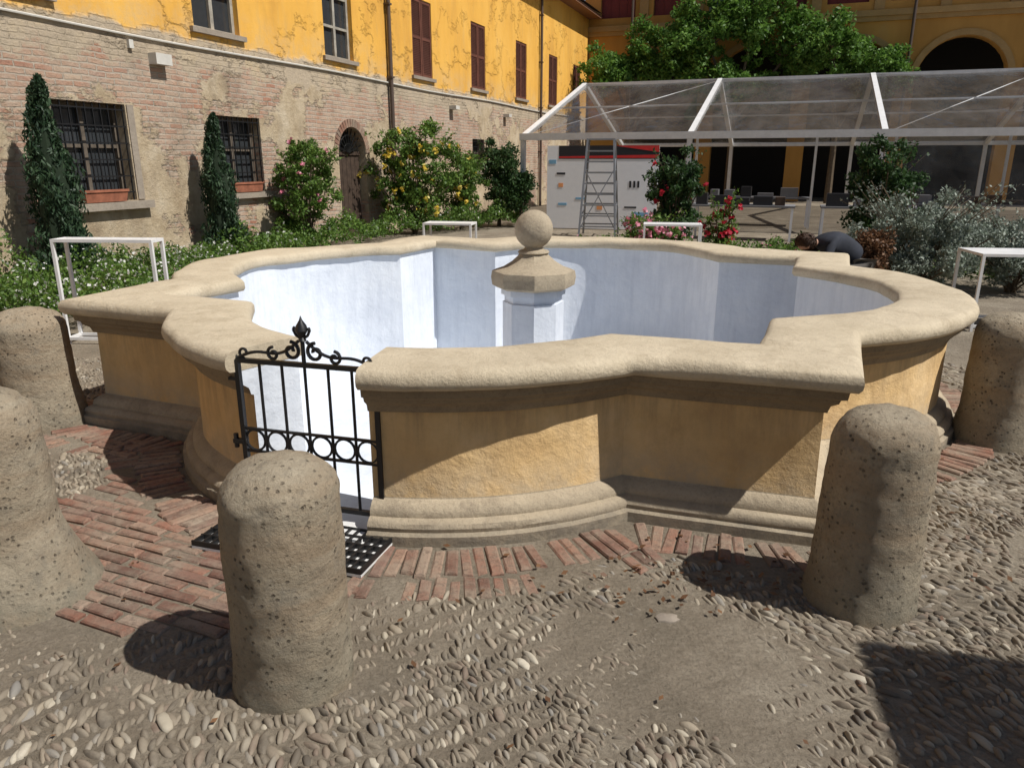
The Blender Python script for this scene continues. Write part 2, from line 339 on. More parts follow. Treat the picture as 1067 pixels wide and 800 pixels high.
# ------------------------------------------------------------------ brick paving round basin
def bricks():
    b=MB()
    def brick(cx,cy,ang,l,w,dz=0):
        M=Matrix.Translation((cx,cy,.005+dz+random.uniform(-.007,.005)))@Matrix.Rotation(ang,4,'Z')@Matrix.Rotation(random.uniform(-.05,.05),4,'X')@Matrix.Rotation(random.uniform(-.025,.025),4,'Y')
        l/=2;w/=2;e=.007;h=.008
        j=lambda: random.uniform(-.0045,.0045)
        a1,a2,a3,a4=[random.choice([0,0,0,random.uniform(0,.02)]) for _ in range(4)]
        vs=[(-l,-w,-.03),(l,-w,-.03),(l,w,-.03),(-l,w,-.03),(-l+a1,-w,h-e),(l-a2,-w,h-e),(l-a3,w,h-e),(-l+a4,w,h-e),(-l+e+a1+j(),-w+e+j()*.5,h),(l-e-a2+j(),-w+e+j()*.5,h+j()*.5),(l-e-a3+j(),w-e+j()*.5,h),(-l+e+a4+j(),w-e+j()*.5,h+j()*.5)]
        b.add(vs,[(0,1,5,4),(1,2,6,5),(2,3,7,6),(3,0,4,7),(4,5,9,8),(5,6,10,9),(6,7,11,10),(7,4,8,11),(8,9,10,11)],0,M)
    step=.062
    for off,ln,skip,dz in ((.125,.25,0.02,0),(.335,.17,.22,-.004)):
        pts=[(p+n*off,n.normalized()) for p,n in zip(PATH,NRM)]
        acc=0
        for (p,n0),(q,n1) in zip(pts[:-1],pts[1:]):
            d=q-p;L=d.length
            t=step-acc
            while t<=L:
                f=t/L; c=p+d*f; n=n0*(1-f)+n1*f
                l=ln*random.uniform(.80,1.06); c2=c; sk_=skip
                dx=c.x-C.x;dy=c.y-C.y; lx=dx*math.cos(TH)+dy*math.sin(TH); ly=-dx*math.sin(TH)+dy*math.cos(TH)
                if off>.2:
                    c2=c+n*random.uniform(-.02,.02)
                    if (-1.9<lx<.42 and ly<-2.9) or lx>1.65: t+=step; continue
                    if lx>1.1: sk_=.55
                elif lx>2.2: sk_=.35 if c.y<4.0 else .1
                elif lx>1.7: sk_=.15
                if random.random()>sk_: brick(c2.x,c2.y,math.atan2(n.y,n.x)+random.uniform(-.06,.06),l,.053*random.uniform(.86,1.04),dz)
                t+=step
            acc=L-(t-step)
    def inside_ring(x,y): return math.hypot(x,y+CY)<R+.265
    yy=-4.05
    while yy<-2.45:
        xx=-1.95+random.uniform(0,.2)
        while xx<.42:
            ll=random.uniform(.15,.26)
            cx=xx+ll/2
            lim=-3.93+.10*math.sin(cx*3)+(.25 if cx<-1.2 else 0)
            if yy>lim and not inside_ring(cx,yy) and not(cx<-1.35 and -3.25<yy<-2.75) and random.random()>.04:
                x,y=L2W(cx,yy); brick(x,y,TH+random.uniform(-.05,.05),ll*.97,.054*random.uniform(.88,1.04))
            xx+=ll+.008
        yy+=.064
    return b.obj('brick_paving',[m_pbrick],None,False,fix=False)
bricks()

# ------------------------------------------------------------------ ground (one sheet, with the hollow of the basin cut out)
bm=bmesh.new()
def loopedges(ps):
    vs=[bm.verts.new((p[0],p[1],0)) for p in ps]
    return [bm.edges.new((vs[i],vs[(i+1)%len(vs)])) for i in range(len(vs))]
e1=loopedges([(-300,-300),(300,-300),(300,300),(-300,300)])
e2=loopedges([tuple(p+n*-.30) for p,n in zip(PATH,NRM)])
bmesh.ops.triangle_fill(bm,use_beauty=True,use_dissolve=False,edges=e1+e2,normal=(0,0,1))
bmesh.ops.recalc_face_normals(bm,faces=bm.faces)
me=bpy.data.meshes.new('ground'); bm.to_mesh(me); bm.free(); me.materials.append(m_ground); link(bpy.data.objects.new('ground',me))
# pebbles
bm=bmesh.new(); bmesh.ops.create_icosphere(bm,subdivisions=2,radius=1); bv=np.array([v.co[:] for v in bm.verts]); bf=np.array([[v.index for v in f.verts] for f in bm.faces if f.calc_center_median().z>-.25]); bm.free()
pos=[];rotz=[];scl=[]
def blocked(x,y):
    dx=x-C.x;dy=y-C.y; lx=dx*math.cos(TH)+dy*math.sin(TH); ly=-dx*math.sin(TH)+dy*math.cos(TH)
    g=(.36 if lx<1.3 else .24)+.08*mn.noise(Vector((x*6,y*6,0)))
    if abs(lx)<A+g and abs(ly)<A+g: return True
    for ax,ay in ((0,-CY),(0,CY),(CY,0),(-CY,0)):
        if math.hypot(lx-ax,ly-ay)<R+g+.03: return True
    if -1.95<lx<.42 and -3.9+(.25 if lx<-1.2 else 0)<ly<-2.5 and not(lx<-1.35 and -3.25<ly<-2.75): return True
    return False
rows=0
ra=rad(28)
ca,sa=math.cos(ra),math.sin(ra)
v=-6.0
while v<8:
    u=-6.0; rows+=1
    while u<8:
        u+=random.uniform(.0165,.029)
        wx=mn.noise(Vector((u*.8,v*.8,0)))*.34+mn.noise(Vector((u*2.3,v*2.3,3)))*.10
        wy=mn.noise(Vector((u*.8,v*.8,7)))*.34+mn.noise(Vector((u*2.3,v*2.3,9)))*.10
        uu=u+wx; vv=v+wy+random.uniform(-.012,.012)
        x=uu*ca-vv*sa; y=uu*sa+vv*ca
        if not(-4.6<x<5.6 and 1.2<y<6.5): continue
        if y>3.3 and -1.2<x<1.2: continue
        if abs(x)>y*.82+.35: continue
        if blocked(x,y): continue
        cov=mn.noise(Vector((x*1.1+4,y*1.1,0)))*.8+mn.noise(Vector((x*3.5,y*3.5,5)))*.6
        left=.18 if x<-.9 else 0
        d2=((x-.80)/.55)**2+((y-2.35)/.28)**2
        left+=.36*math.exp(-d2)
        sink=max(0,cov+left-.18)*.045
        if sink>.014 : continue
        if random.random()<.05: continue
        g=mn.noise(Vector((x*1.5,y*1.5,20)))
        tilt=(1 if rows%2 else -1)*rad(13)*(1+g)+g*.9
        szn=1+.4*mn.noise(Vector((x*1.3,y*1.3,40)))
        L=random.uniform(.021,.040)*szn; W=random.uniform(.0075,.0135)*szn
        k=random.random()
        if k<.07: L*=1.3;W*=1.7
        elif k<.24: L*=.6
        pos.append((x,y,-.003-sink+random.uniform(-.007,.004))); rotz.append(ra+math.pi/2+tilt+random.gauss(0,.26)); scl.append((L,W,random.uniform(.012,.019)))
    v+=.057
pos=np.array(pos);rotz=np.array(rotz);scl=np.array(scl);N=len(pos)
V=bv[None]*scl[:,None]; V=V*(1+.18*np.sin(bv[None,:,[1,2,0]]*3+np.random.rand(N,1,1)*6))
c,s=np.cos(rotz)[:,None],np.sin(rotz)[:,None]
X=V[...,0]*c-V[...,1]*s;Y=V[...,0]*s+V[...,1]*c
V=np.stack([X,Y,V[...,2]+X*np.random.normal(size=(N,1))*.14],-1)+pos[:,None]
F=bf[None]+(np.arange(N)*len(bv))[:,None,None]
fast('cobblestones',V.reshape(-1,3),F.reshape(-1,3),[m_peb],None,True)
b=MB()
for cx,cy,r in ((.60,2.52,.045),(2.3,2.7,.11)):
    n=13; ph=random.random()*6
    ring=[(cx+r*(1+.22*math.sin(3*i+ph))*math.cos(2*math.pi*i/n),cy+r*.7*(1+.2*math.cos(2*i+ph))*math.sin(2*math.pi*i/n)) for i in range(n)]
    b.add([(x,y,-.01) for x,y in ring]+[(x,y,.006) for x,y in ring]+[(cx+(x-cx)*.85,cy+(y-cy)*.85,.010) for x,y in ring],
       [(i,(i+1)%n,n+(i+1)%n,n+i) for i in range(n)]+[(n+i,n+(i+1)%n,2*n+(i+1)%n,2*n+i) for i in range(n)]+[tuple(range(2*n,3*n))])
b.obj('flat_paving_stones',[m_sill],None,True,50)

# ------------------------------------------------------------------ bollards
def bollard(x,y,h,r,flare=0,seed=0,lean=(0,0)):
    prof=[]
    for i in range(36):
        z=h*.84*i/35; f=flare*max(0,1-z/(h*.40))**1.4
        prof.append((r*(1.03-.06*(z/h))+f,z))
    rt=prof[-1][0]
    for i in range(1,17):
        a=math.pi/2*i/16; prof.append((rt*math.cos(a)**.72+.0005,h*.84+h*.16*math.sin(a)))
    b=MB(); b.lathe(prof,(0,0,0),72)
    vs=[]
    for p in b.v:
        P=Vector(p); q=P*3.0+Vector((seed*7,0,0)); d=.011*mn.noise(q)+.005*mn.noise(P*10+Vector((seed,0,0)))+.003*mn.noise(P*30)
        pit=mn.noise(P*16+Vector((3,seed,1))); d-=.018*max(0,pit-.32)
        n=Vector((p[0],p[1],0)); n=n.normalized() if n.length>.02 else Vector((0,0,0))
        P=P+n*d+Vector((lean[0]*p[2],lean[1]*p[2],(d if p[2]>h*.85 else 0))); vs.append((P.x,P.y,P.z-.02))
    b.v=vs
    o=b.obj('stone_bollard',[m_bollard],None,True,60); o.location=(x,y,0); o.rotation_euler=(0,0,seed*1.3 if not any(lean) else 0); return o
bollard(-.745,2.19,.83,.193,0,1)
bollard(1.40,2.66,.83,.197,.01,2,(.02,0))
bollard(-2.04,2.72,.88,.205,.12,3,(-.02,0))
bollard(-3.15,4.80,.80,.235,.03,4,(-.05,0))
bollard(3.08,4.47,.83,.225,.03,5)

# ------------------------------------------------------------------ gate
g0=Vector((-1.30,3.42,0)); g1=Vector((-.61,3.225,0)); gd=(g1-g0); GL=gd.length
gate=empty('iron_gate',g0,math.atan2(gd.y,gd.x))
b=MB()
for x in (0,GL): b.bar((x,0,.04),(x,0,.80),.024)
b.bar((0,0,.80),(GL,0,.80),.022); b.bar((0,0,.09),(GL,0,.09),.022)
b.bar((0,0,.46),(GL,0,.46),.012); b.bar((0,0,.345),(GL,0,.345),.012)
b.obj('frame',[m_iron],gate)
b=MB(); nb=6
for i in range(1,nb):
    x=GL*i/nb; b.tube((x,0,.09),(x,0,.80),.0075,None,8)
b.obj('bars',[m_iron],gate,True)
b=MB()
for i in range(nb):
    x=GL*(i+.5)/nb; rr=.052
    pts=[(x+rr*math.cos(2*math.pi*k/20),0.0,.4025+rr*math.sin(2*math.pi*k/20)) for k in range(21)]; b.path(pts,.0065)
b.obj('rings',[m_iron],gate,True)
b=MB(); cx=GL/2
def spiral(cx_,cz,r0,a0,turns,sgn,n=22,shr=.25):
    return [(cx_+r0*(1-(1-shr)*i/n)*math.cos(a0+sgn*turns*2*math.pi*i/n),0,cz+r0*(1-(1-shr)*i/n)*math.sin(a0+sgn*turns*2*math.pi*i/n)) for i in range(n+1)]
for sgn in (-1,1):
    arm=[]
    for i in range(19):
        t=i/18; x=GL*.5*(1-t)*.92+.02; z=.812+.10*(t**1.6)+.02*math.sin(t*math.pi*2)
        arm.append((cx+sgn*x,0,z))
    b.path(arm,.008)
    b.path(spiral(cx+sgn*(GL*.5*.92-.015),.838,.028,-math.pi/2,1.1,sgn),.007)
    b.path(spiral(cx+sgn*.062,.862,.045,math.pi/2,1.25,sgn),.009)
    b.path(spiral(cx+sgn*.158,.842,.033,math.pi/2,1.2,-sgn),.008)
b.tube((cx,0,.80),(cx,0,.93),.010)
b.obj('crest_scrolls',[m_iron],gate,True)
b=MB(); b.lathe([(.001,.90),(.02,.915),(.012,.93),(.018,.942),(.03,.962),(.024,.985),(.008,1.01),(.001,1.03)],(cx,0,0),10)
for sgn in (-1,1): b.path([(cx,0,.92),(cx+sgn*.03,0,.94),(cx+sgn*.042,0,.965),(cx+sgn*.035,0,.977)],.007)
b.obj('finial',[m_iron],gate,True)
b=MB(); b.box(-.06,.0,-.015,.015,.38,.40); b.tube((-.05,0,.355),(-.05,0,.425),.012); b.box(-.05,.0,-.012,.012,.70,.715); b.box(GL,GL+.05,-.01,.01,.70,.715); b.box(-.05,0,-.012,.012,.12,.135); b.obj('hinges',[m_iron],gate)

gr=empty('floor_grating',(-1.46,3.06,0),math.atan2(-.25,.80))
b=MB(); b.box(0,.86,.0,.34,.008,.020); b.obj('slab',[m_marble],gr)
b=MB()
for i in range(20): b.box(.005+i*.0445,.012+i*.0445+.004,.005,.335,.022,.045)
for i in range(6): b.box(0,.86,.0+i*.0655,.008+i*.0655,.0225,.046)
b.obj('grid',[m_iron],gr)

# ------------------------------------------------------------------ left building
bd=Vector((.347,.938)).normalized(); PHI=math.atan2(bd.y,bd.x)
bl=empty('brick_and_plaster_building',(-3.63,17.7,0),PHI)
def wall(openings,x0,x1,z0,z1,depth,mats,name,parent,arch=()):
    xs=sorted({x0,x1}|{o[0] for o in openings}|{o[1] for o in openings}); zs=sorted({z0,z1}|{o[2] for o in openings}|{o[3] for o in openings})
    b=MB()
    for i in range(len(xs)-1):
        for j in range(len(zs)-1):
            mx=(xs[i]+xs[i+1])/2; mz=(zs[j]+zs[j+1])/2
            if any(o[0]<mx<o[1] and o[2]<mz<o[3] for o in openings): continue
            b.add([(xs[i],0,zs[j]),(xs[i+1],0,zs[j]),(xs[i+1],0,zs[j+1]),(xs[i],0,zs[j+1])],[(0,1,2,3)])
    for o in openings:
        xa,xb,za,zb=o[:4]
        if o[4]=='rect':
            b.add([(xa,0,za),(xb,0,za),(xb,0,zb),(xa,0,zb),(xa,depth,za),(xb,depth,za),(xb,depth,zb),(xa,depth,zb)],[(0,4,5,1),(1,5,6,2),(2,6,7,3),(3,7,4,0)])
        else:
            r=(xb-xa)/2; cx=(xa+xb)/2; sp=zb-r; n=16
            arc=[(cx+r*math.cos(math.pi*i/n),sp+r*math.sin(math.pi*i/n)) for i in range(n+1)]
            for i in range(n):
                (ax,az),(bx,bz)=arc[i],arc[i+1]
                b.add([(ax,0,az),(bx,0,bz),(bx,0,zb),(ax,0,zb)],[(0,1,2,3)])
                b.add([(ax,0,az),(bx,0,bz),(bx,depth,bz),(ax,depth,az)],[(0,1,2,3)])
            b.add([(xa,0,za),(xa,0,sp),(xa,depth,sp),(xa,depth,za),(xb,0,za),(xb,0,sp),(xb,depth,sp),(xb,depth,za)],[(0,1,2,3),(4,5,6,7)])
    return b.obj(name,mats,parent,fix=False)
up=[-11.6,-7.8,-4.0,-.23,3.73,7.5,11.4,15.15,18.6]
ops=[(-7.44,-6.2,1.12,2.5,'rect'),(-4.26,-3.12,1.15,2.45,'rect'),(6.95,7.9,1.38,2.34,'rect'),(-.52,.62,0,2.42,'arch'),(-12.2,-11,1.1,2.5,'rect')]
ops+=[(c-.56,c+.56,3.80,5.65,'rect') for c in up]
wall(ops,-22,20.4,0,8,.32,[m_facade],'wall',bl)
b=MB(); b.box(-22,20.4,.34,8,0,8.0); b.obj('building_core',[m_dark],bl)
b=MB(); b.add([(-22.3,-.7,7.9),(20.4,-.7,7.9),(20.4,4.2,10),(-22.3,4.2,10),(-22.3,8.6,7.9),(20.4,8.6,7.9)],[(0,1,2,3),(3,2,5,4)]); b.box(-22.2,20.4,-.6,0,7.75,7.85); b.obj('roof',[m_roof],bl)
b=MB()
for i,c in enumerate(up):
    b.box(c-.66,c+.66,-.07,.0,3.72,3.80,0)
b.box(-7.65,-5.98,-.12,0,1.0,1.11,0); b.box(-4.4,-3.0,-.10,0,1.04,1.14,0); b.box(6.85,8,-.08,0,1.30,1.375,0)
b.box(-7.58,-7.46,-.02,0,1.13,2.5,0); b.box(-6.18,-6.06,-.02,0,1.13,2.5,0)
b.obj('sills_and_surrounds',[m_sill,m_facade],bl)
b=MB()
for i,c in enumerate(up):
    if i in (2,3,1,0):
        b.box(c-.56,c+.56,.16,.18,3.80,5.65,1)
        for x0,x1 in ((c-.56,c-.49),(c+.49,c+.56),(c-.04,c+.04)): b.box(x0,x1,.10,.155,3.80,5.65,0)
        for z in (3.80,4.4,5.0,5.58): b.box(c-.49,c+.49,.105,.15,z,z+.05,0)
    else:
        for sx in (-1,1):
            xa,xb=(c-.55,c-.01) if sx<0 else (c+.01,c+.55)
            for x0,x1 in ((xa,xa+.06),(xb-.06,xb)): b.box(x0,x1,.02,.07,3.81,5.64,2)
            for z in (3.81,4.7,5.57): b.box(xa+.06,xb-.06,.02,.07,z,z+.07,2)
            z=3.9
            while z<5.56:
                b.add([(xa+.06,.025,z),(xb-.06,.025,z),(xb-.06,.06,z+.035),(xa+.06,.06,z+.035)],[(0,1,2,3)],2); z+=.042
            b.box(xa+.05,xb-.05,.065,.075,3.85,5.6,2)
b.obj('upper_windows',[m_frame,m_glassdark,m_shut],bl)
b=MB()
for xa,xb,za,zb in ((-7.44,-6.2,1.12,2.5),(-4.26,-3.12,1.15,2.45),(6.95,7.9,1.38,2.34),(-12.2,-11,1.1,2.5)):
    b.box(xa,xb,.26,.28,za,zb,1)
    for x0 in (xa,xb-.06,(xa+xb)/2-.03): b.box(x0,x0+.06,.2,.255,za,zb,2)
    for z in (za,za+.55*(zb-za),zb-.06): b.box(xa+.06,xb-.06,.205,.25,z,z+.05,2)
    n=int((xb-xa)/.135)
    for i in range(n+1):
        x=xa+.03+(xb-xa-.06)*i/n; b.bar((x,.03,za),(x,.03,zb),.016,0)
    for i in range(6):
        z=za+.12+(zb-za-.2)*i/5; b.bar((xa,.03,z),(xb,.03,z),.018,0)
b.obj('barred_windows',[m_iron,m_glassdark,m_oldframe],bl)
b=MB(); b.box(-.50,.60,.2,.24,0,1.84,0)
for x in (-.5,-.32,-.14,.04,.22,.40): b.box(x,x+.17,.17,.2,.02,1.83,0)
b.box(-.52,.62,.14,.2,1.82,1.9,0)
for k in range(1,10):
    a=math.pi*k/10; b.bar((.05,.10,1.87),(.05+.56*math.cos(a),.10,1.87+.56*math.sin(a)),.018,1)
for rr in (.2,.38): b.path([(.05+rr*math.cos(math.pi*i/12),.10,1.87+rr*math.sin(math.pi*i/12)) for i in range(13)],.010,5,1)
b.obj('arched_door',[m_door,m_iron],bl)
b=MB()
for i in range(21):
    a=math.pi*(i+.5)/21; Mv=Matrix.Translation((.05+.66*math.cos(a),-.003,1.85+.66*math.sin(a)))@Matrix.Rotation(-a,4,'Y')
    b.box(-.085,.085,-.012,.012,-.04,.04,0,Mv)
b.obj('door_arch_bricks',[m_pbrick],bl)
b=MB()
for s_ in (1.83,13.4): b.tube((s_,-.09,1.2 if s_<5 else 0),(s_,-.09,7.8),.05,None,10,0)
for s_ in (1.83,13.4):
    for z in (2,3.6,5.2,6.8): b.box(s_-.07,s_+.07,-.15,0,z,z+.04,0)
b.obj('downpipes',[m_pipe],bl,True)
b=MB()
z=3.50
for i in range(22): b.tube((-12+i*1.45,-.03,z+.02*math.sin(i)),(-12+(i+1)*1.45,-.03,z+.02*math.sin(i+1)),.018,None,6,0)
b.box(-5.62,-5.3,-.16,0,3.12,3.28,0); b.box(-6.0,-5.92,-.05,0,3.3,3.42,0)
for s_ in (5.3,9.6): b.box(s_,s_+.25,-.22,0,3.1,3.2,0)
b.obj('conduit',[m_cable],bl)
b=MB()
for xa,xb,z in ((-7.2,-6.5,1.12),(-4.1,-3.35,1.15)):
    b.add([(xa,-.11,z),(xb,-.11,z),(xb,.0,z),(xa,.0,z),(xa-.03,-.13,z+.17),(xb+.03,-.13,z+.17),(xb+.03,.0,z+.17),(xa-.03,.0,z+.17)],[(0,1,5,4),(1,2,6,5),(2,3,7,6),(3,0,4,7),(0,3,2,1),(4,5,6,7)])
    b.box(xa-.04,xb+.04,-.14,-.125,z+.14,z+.175)
b.obj('window_boxes',[m_terra],bl)

# ------------------------------------------------------------------ back building
bb=empty('arcaded_building',(3.47,36.9,0),math.atan2(-.347,.938))
arcs=[15.1+3.9*k for k in range(-4,5)]
ops=[(c-1.6,c+1.6,0,6.35,'arch') for c in arcs if c>1.7]
upx=[1.3+2.35*i for i in range(15)]
ops+=[(c-.78,c+.78,7.75,10.2,'rect') for c in upx]
wall(ops,-.2,36,0,13,.5,[m_back],'wall',bb)
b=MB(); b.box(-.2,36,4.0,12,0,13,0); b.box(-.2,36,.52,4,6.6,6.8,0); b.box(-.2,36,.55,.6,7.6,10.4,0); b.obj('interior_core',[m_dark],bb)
b=MB(); b.box(-.2,36,-.18,0,7.2,7.42,0); b.box(-.2,36,-.1,0,7.02,7.2,0); b.box(-.2,36,-.25,0,10.7,11,0)
for c in upx: b.box(c+.98,c+1.36,-.08,0,7.44,10.7,0)
for c in arcs:
    if c<1.7: continue
    n=20
    for i in range(n):
        a0=math.pi*i/n;a1=math.pi*(i+1)/n
        vs=[]
        for y in (-.07,0.0):
            for r_,a in ((1.62,a0),(1.62,a1),(1.85,a1),(1.85,a0)): vs.append((c+r_*math.cos(a),y,4.75+r_*math.sin(a)))
        b.add(vs,[(0,1,2,3),(0,4,5,1),(2,6,7,3)],0)
    b.box(c+1.6,c+2.3,-.12,0,4.55,4.75,0)
b.obj('trim',[m_trim],bb)
b=MB()
for i,c in enumerate(upx):
    if i%4==2:
        b.box(c-.78,c+.78,.3,.33,7.75,10.2,1)
        for x in (-.78,-.05,.7): b.box(c+x,c+x+.08,.24,.3,7.75,10.2,2)
        b.box(c-.7,c+.7,.245,.295,8.6,8.68,2)
    else:
        b.box(c-.78,c+.78,.2,.25,7.75,10.2,0); 
        for k in range(5): b.box(c-.74+k*.36,c-.71+k*.36,.18,.2,7.8,10.1,0)
b.obj('red_panels',[m_red,m_glassdark,m_frame],bb)
b=MB()
for x in (2.0,13.15): b.tube((x,-.2,0),(x,-.2,13),.06,None,8)
b.obj('downpipes',[m_pipe],bb,True)

# ------------------------------------------------------------------ transparent marquee
def pvc(name,tint,body,f0,f1):
    t=NT(name,.15,.5); t.b.inputs['Base Color'].default_value=body+(1,)
    tr=t.n.new('ShaderNodeBsdfTransparent'); tr.inputs['Color'].default_value=tint+(1,)
    gl=t.n.new('ShaderNodeBsdfGlossy'); gl.inputs['Roughness'].default_value=.12; gl.inputs['Color'].default_value=(.8,.82,.85,1)
    mx=t.n.new('ShaderNodeMixShader'); t.l.new(t.ramp(t.noise(1.3,7,.7,t.map((1,.25,1))),[(.35,f0),(.7,f1)]),mx.inputs[0])
    t.l.new(tr.outputs[0],mx.inputs[1]); t.l.new(t.b.outputs[0],mx.inputs[2])
    m2=t.n.new('ShaderNodeMixShader'); lw=t.n.new('ShaderNodeLayerWeight'); lw.inputs[0].default_value=.25
    t.l.new(t.math('MULTIPLY',lw.outputs['Facing'],.35),m2.inputs[0]); t.l.new(mx.outputs[0],m2.inputs[1]); t.l.new(gl.outputs[0],m2.inputs[2])
    n=t.n.new('ShaderNodeBump'); n.inputs['Strength'].default_value=.6; n.inputs['Distance'].default_value=.2; t.l.new(t.noise(1.2,4,.5,t.map((1,.3,1))),n.inputs['Height'])
    t.l.new(n.outputs[0],t.b.inputs['Normal']); t.l.new(n.outputs[0],gl.inputs['Normal'])
    t.l.new(m2.outputs[0],t.n['Material Output'].inputs['Surface']); return t.m
m_pvc=pvc('clear_pvc_roof',(.70,.69,.68),(.34,.34,.34),.08,.28)
m_pvc2=pvc('clear_pvc_wall',(.85,.85,.85),(.45,.46,.47),.06,.22)
tent=empty('clear_marquee',(.30,20.9,0),math.atan2(-.347,.938))
EH,RH,HW=2.30,4.1,6.1; NB=7; BAY=4.35
b=MB()
for k in range(NB+1):
    x=k*BAY
    for y in (0,2*HW): b.box(x-.06,x+.06,y-.06,y+.06,0,EH,0)
    b.bar((x,0,EH),(x,HW,RH),.13,0); b.bar((x,HW,RH),(x,2*HW,EH),.13,0)
for y,z,w in ((0,EH,.17),(2*HW,EH,.14),(HW,RH,.10)): b.bar((-.08,y,z),(NB*BAY+.08,y,z),w,0)
for y,z in ((HW*.5,(EH+RH)/2),(HW*1.5,(EH+RH)/2)): b.bar((0,y,z),(NB*BAY,y,z),.05,0)
for k in range(0,NB,2): b.tube((k*BAY,0,EH),(k*BAY+BAY,HW,RH),.010,None,5,0)
for x in (4.35,7.3,9.1,11.5): b.box(x-.03,x+.03,1.5,1.56,0,2.3,0)
b.bar((0,1.53,2.3),(NB*BAY,1.53,2.3),.05,0)
b.obj('frame',[m_whitemetal],tent)
b=MB()
for k in range(NB):
    xa=k*BAY+.07; xb=(k+1)*BAY-.07; n=10
    for (ya,za,yb,zb) in ((0,EH+.04,HW,RH+.04),(HW,RH+.04,2*HW,EH+.04)):
        for i in range(n):
            p=i/n;q=(i+1)/n
            s1=-.07*math.sin(math.pi*p);s2=-.07*math.sin(math.pi*q)
            b.add([(xa+(xb-xa)*p,ya,za+s1*.2),(xa+(xb-xa)*q,ya,za+s2*.2),(xa+(xb-xa)*q,yb,zb+s2),(xa+(xb-xa)*p,yb,zb+s1)],[(0,1,2,3)])
b.obj('clear_roof',[m_pvc],tent,True)
b=MB()
for k in range(2,NB):
    xa=k*BAY+.07; xb=(k+1)*BAY-.07; n=30
    for i in range(n):
        p=i/n;q=(i+1)/n; f=lambda t:.04*math.sin(t*23+k)
        b.add([(xa+(xb-xa)*p,.1+f(p),.05),(xa+(xb-xa)*q,.1+f(q),.05),(xa+(xb-xa)*q,.1,EH-.1),(xa+(xb-xa)*p,.1,EH-.1)],[(0,1,2,3)])
b.obj('clear_side_panels',[m_pvc2],tent,True)

m_bw=plain('board_white',(.80,.82,.86),.5,var=.05); m_br=plain('board_red',(.60,.03,.03),.5); m_bk=plain('board_black',(.02,.02,.025),.5); m_bb=plain('board_blue',(.20,.42,.62),.5); m_bo=plain('board_orange',(.8,.35,.15),.5); m_gry=plain('grey_cloth',(.2,.2,.21),.8)
dbz=empty('display_board',(.90,19.9,0),math.atan2(-.25,.968))
b=MB(); b.box(0,2.8,0,.05,.02,2.06,0); b.box(.3,2.8,-.004,0,1.74,2.06,2)
b.add([(.3,-.008,1.76),(2.8,-.008,1.76),(2.8,-.008,1.84),(.3,-.008,1.80)],[(0,1,2,3)],1)
b.add([(1.7,-.009,2.055),(2.8,-.009,1.90),(2.8,-.009,2.055)],[(0,1,2)],1)
for x,z,w,h,m in ((.25,1.36,.22,.05,2),(.3,1.05,.12,.10,4),(.05,1.62,.18,.10,3),(.75,.75,.26,.05,3),(2.1,1.05,.05,.16,2),(2.2,1.05,.05,.16,2),(2.3,1.05,.05,.16,2),(.3,.60,.22,.06,3),(2.0,.55,.3,.04,2),(1.3,.5,.14,.12,4),(2.2,.35,.4,.10,3)):
    b.box(x,x+w,-.006,0,z,z+h,m)
for x in (0.05,2.6): b.box(x,x+.08,.06,.4,0,.05,2)
b.obj('printed_panel',[m_bw,m_br,m_bk,m_bb,m_bo],dbz)
ld=empty('scaffold_ladder',(2.05,18.0,0),rad(-12))
b=MB()
for y0,y1 in ((-.45,-.16),(.45,.16)):
    for s_ in (-1,1): b.bar((s_*.42,y0,0),(s_*.30,y1,2.15),.045)
    for i in range(1,9):
        t=i/9; yy=y0*(1-t)+y1*t; xx=.42-.12*t
        b.bar((-xx,yy,2.15*t),(xx,yy,2.15*t),.03)
for s_ in (-1,1):
    for z0_,z1_ in ((.25,.75),(.75,1.25),(1.25,1.75),(1.75,2.1)):
        f=lambda z:(s_*(.42-.12*z/2.15), .45-.29*z/2.15)
        (xa,ya),(xb,yb)=f(z0_),f(z1_); b.bar((xa,-ya,z0_),(xb,yb,z1_),.022)
    b.bar((s_*.38,-.36,.7),(s_*.38,.36,.7),.025); b.bar((s_*.33,-.26,1.5),(s_*.33,.26,1.5),.025)
b.bar((-.40,-.42,.2),(.33,-.26,1.5),.022); b.bar((.40,-.42,.2),(-.33,-.26,1.5),.022)
b.box(-.32,.32,-.18,.18,2.15,2.18)
b.obj('ladder_frame',[m_alu],ld)

def frametable(x,y,rz,w,d,h,name='white_frame_table'):
    e=empty(name,(x,y,0),rz); b=MB(); t=.028
    for sx in (0,w-t):
        for sy in (0,d-t): b.box(sx,sx+t,sy,sy+t,0,h-t)
    b.box(0,w,0,t,h-t,h); b.box(0,w,d-t,d,h-t,h); b.box(0,t,t,d-t,h-t,h); b.box(w-t,w,t,d-t,h-t,h)
    b.box(t,w-t,t,d-t,h-.012,h-.004,0)
    b.box(t,w-t,.003,t-.003,.04,.04+t); b.box(t,w-t,d-t+.003,d-.003,.04,.04+t); b.box(.003,t-.003,t,d-t,.04,.04+t); b.box(w-t+.003,w-.003,t,d-t,.04,.04+t)
    b.obj('frame',[m_whitemetal],e)
frametable(-4.30,7.05,rad(-4),.98,.22,1.0)
frametable(4.75,7.6,rad(-8),1.0,.6,.80)
frametable(-1.35,11.5,rad(-10),.75,.4,.80)
frametable(1.95,11.3,rad(-10),.85,.4,.80)
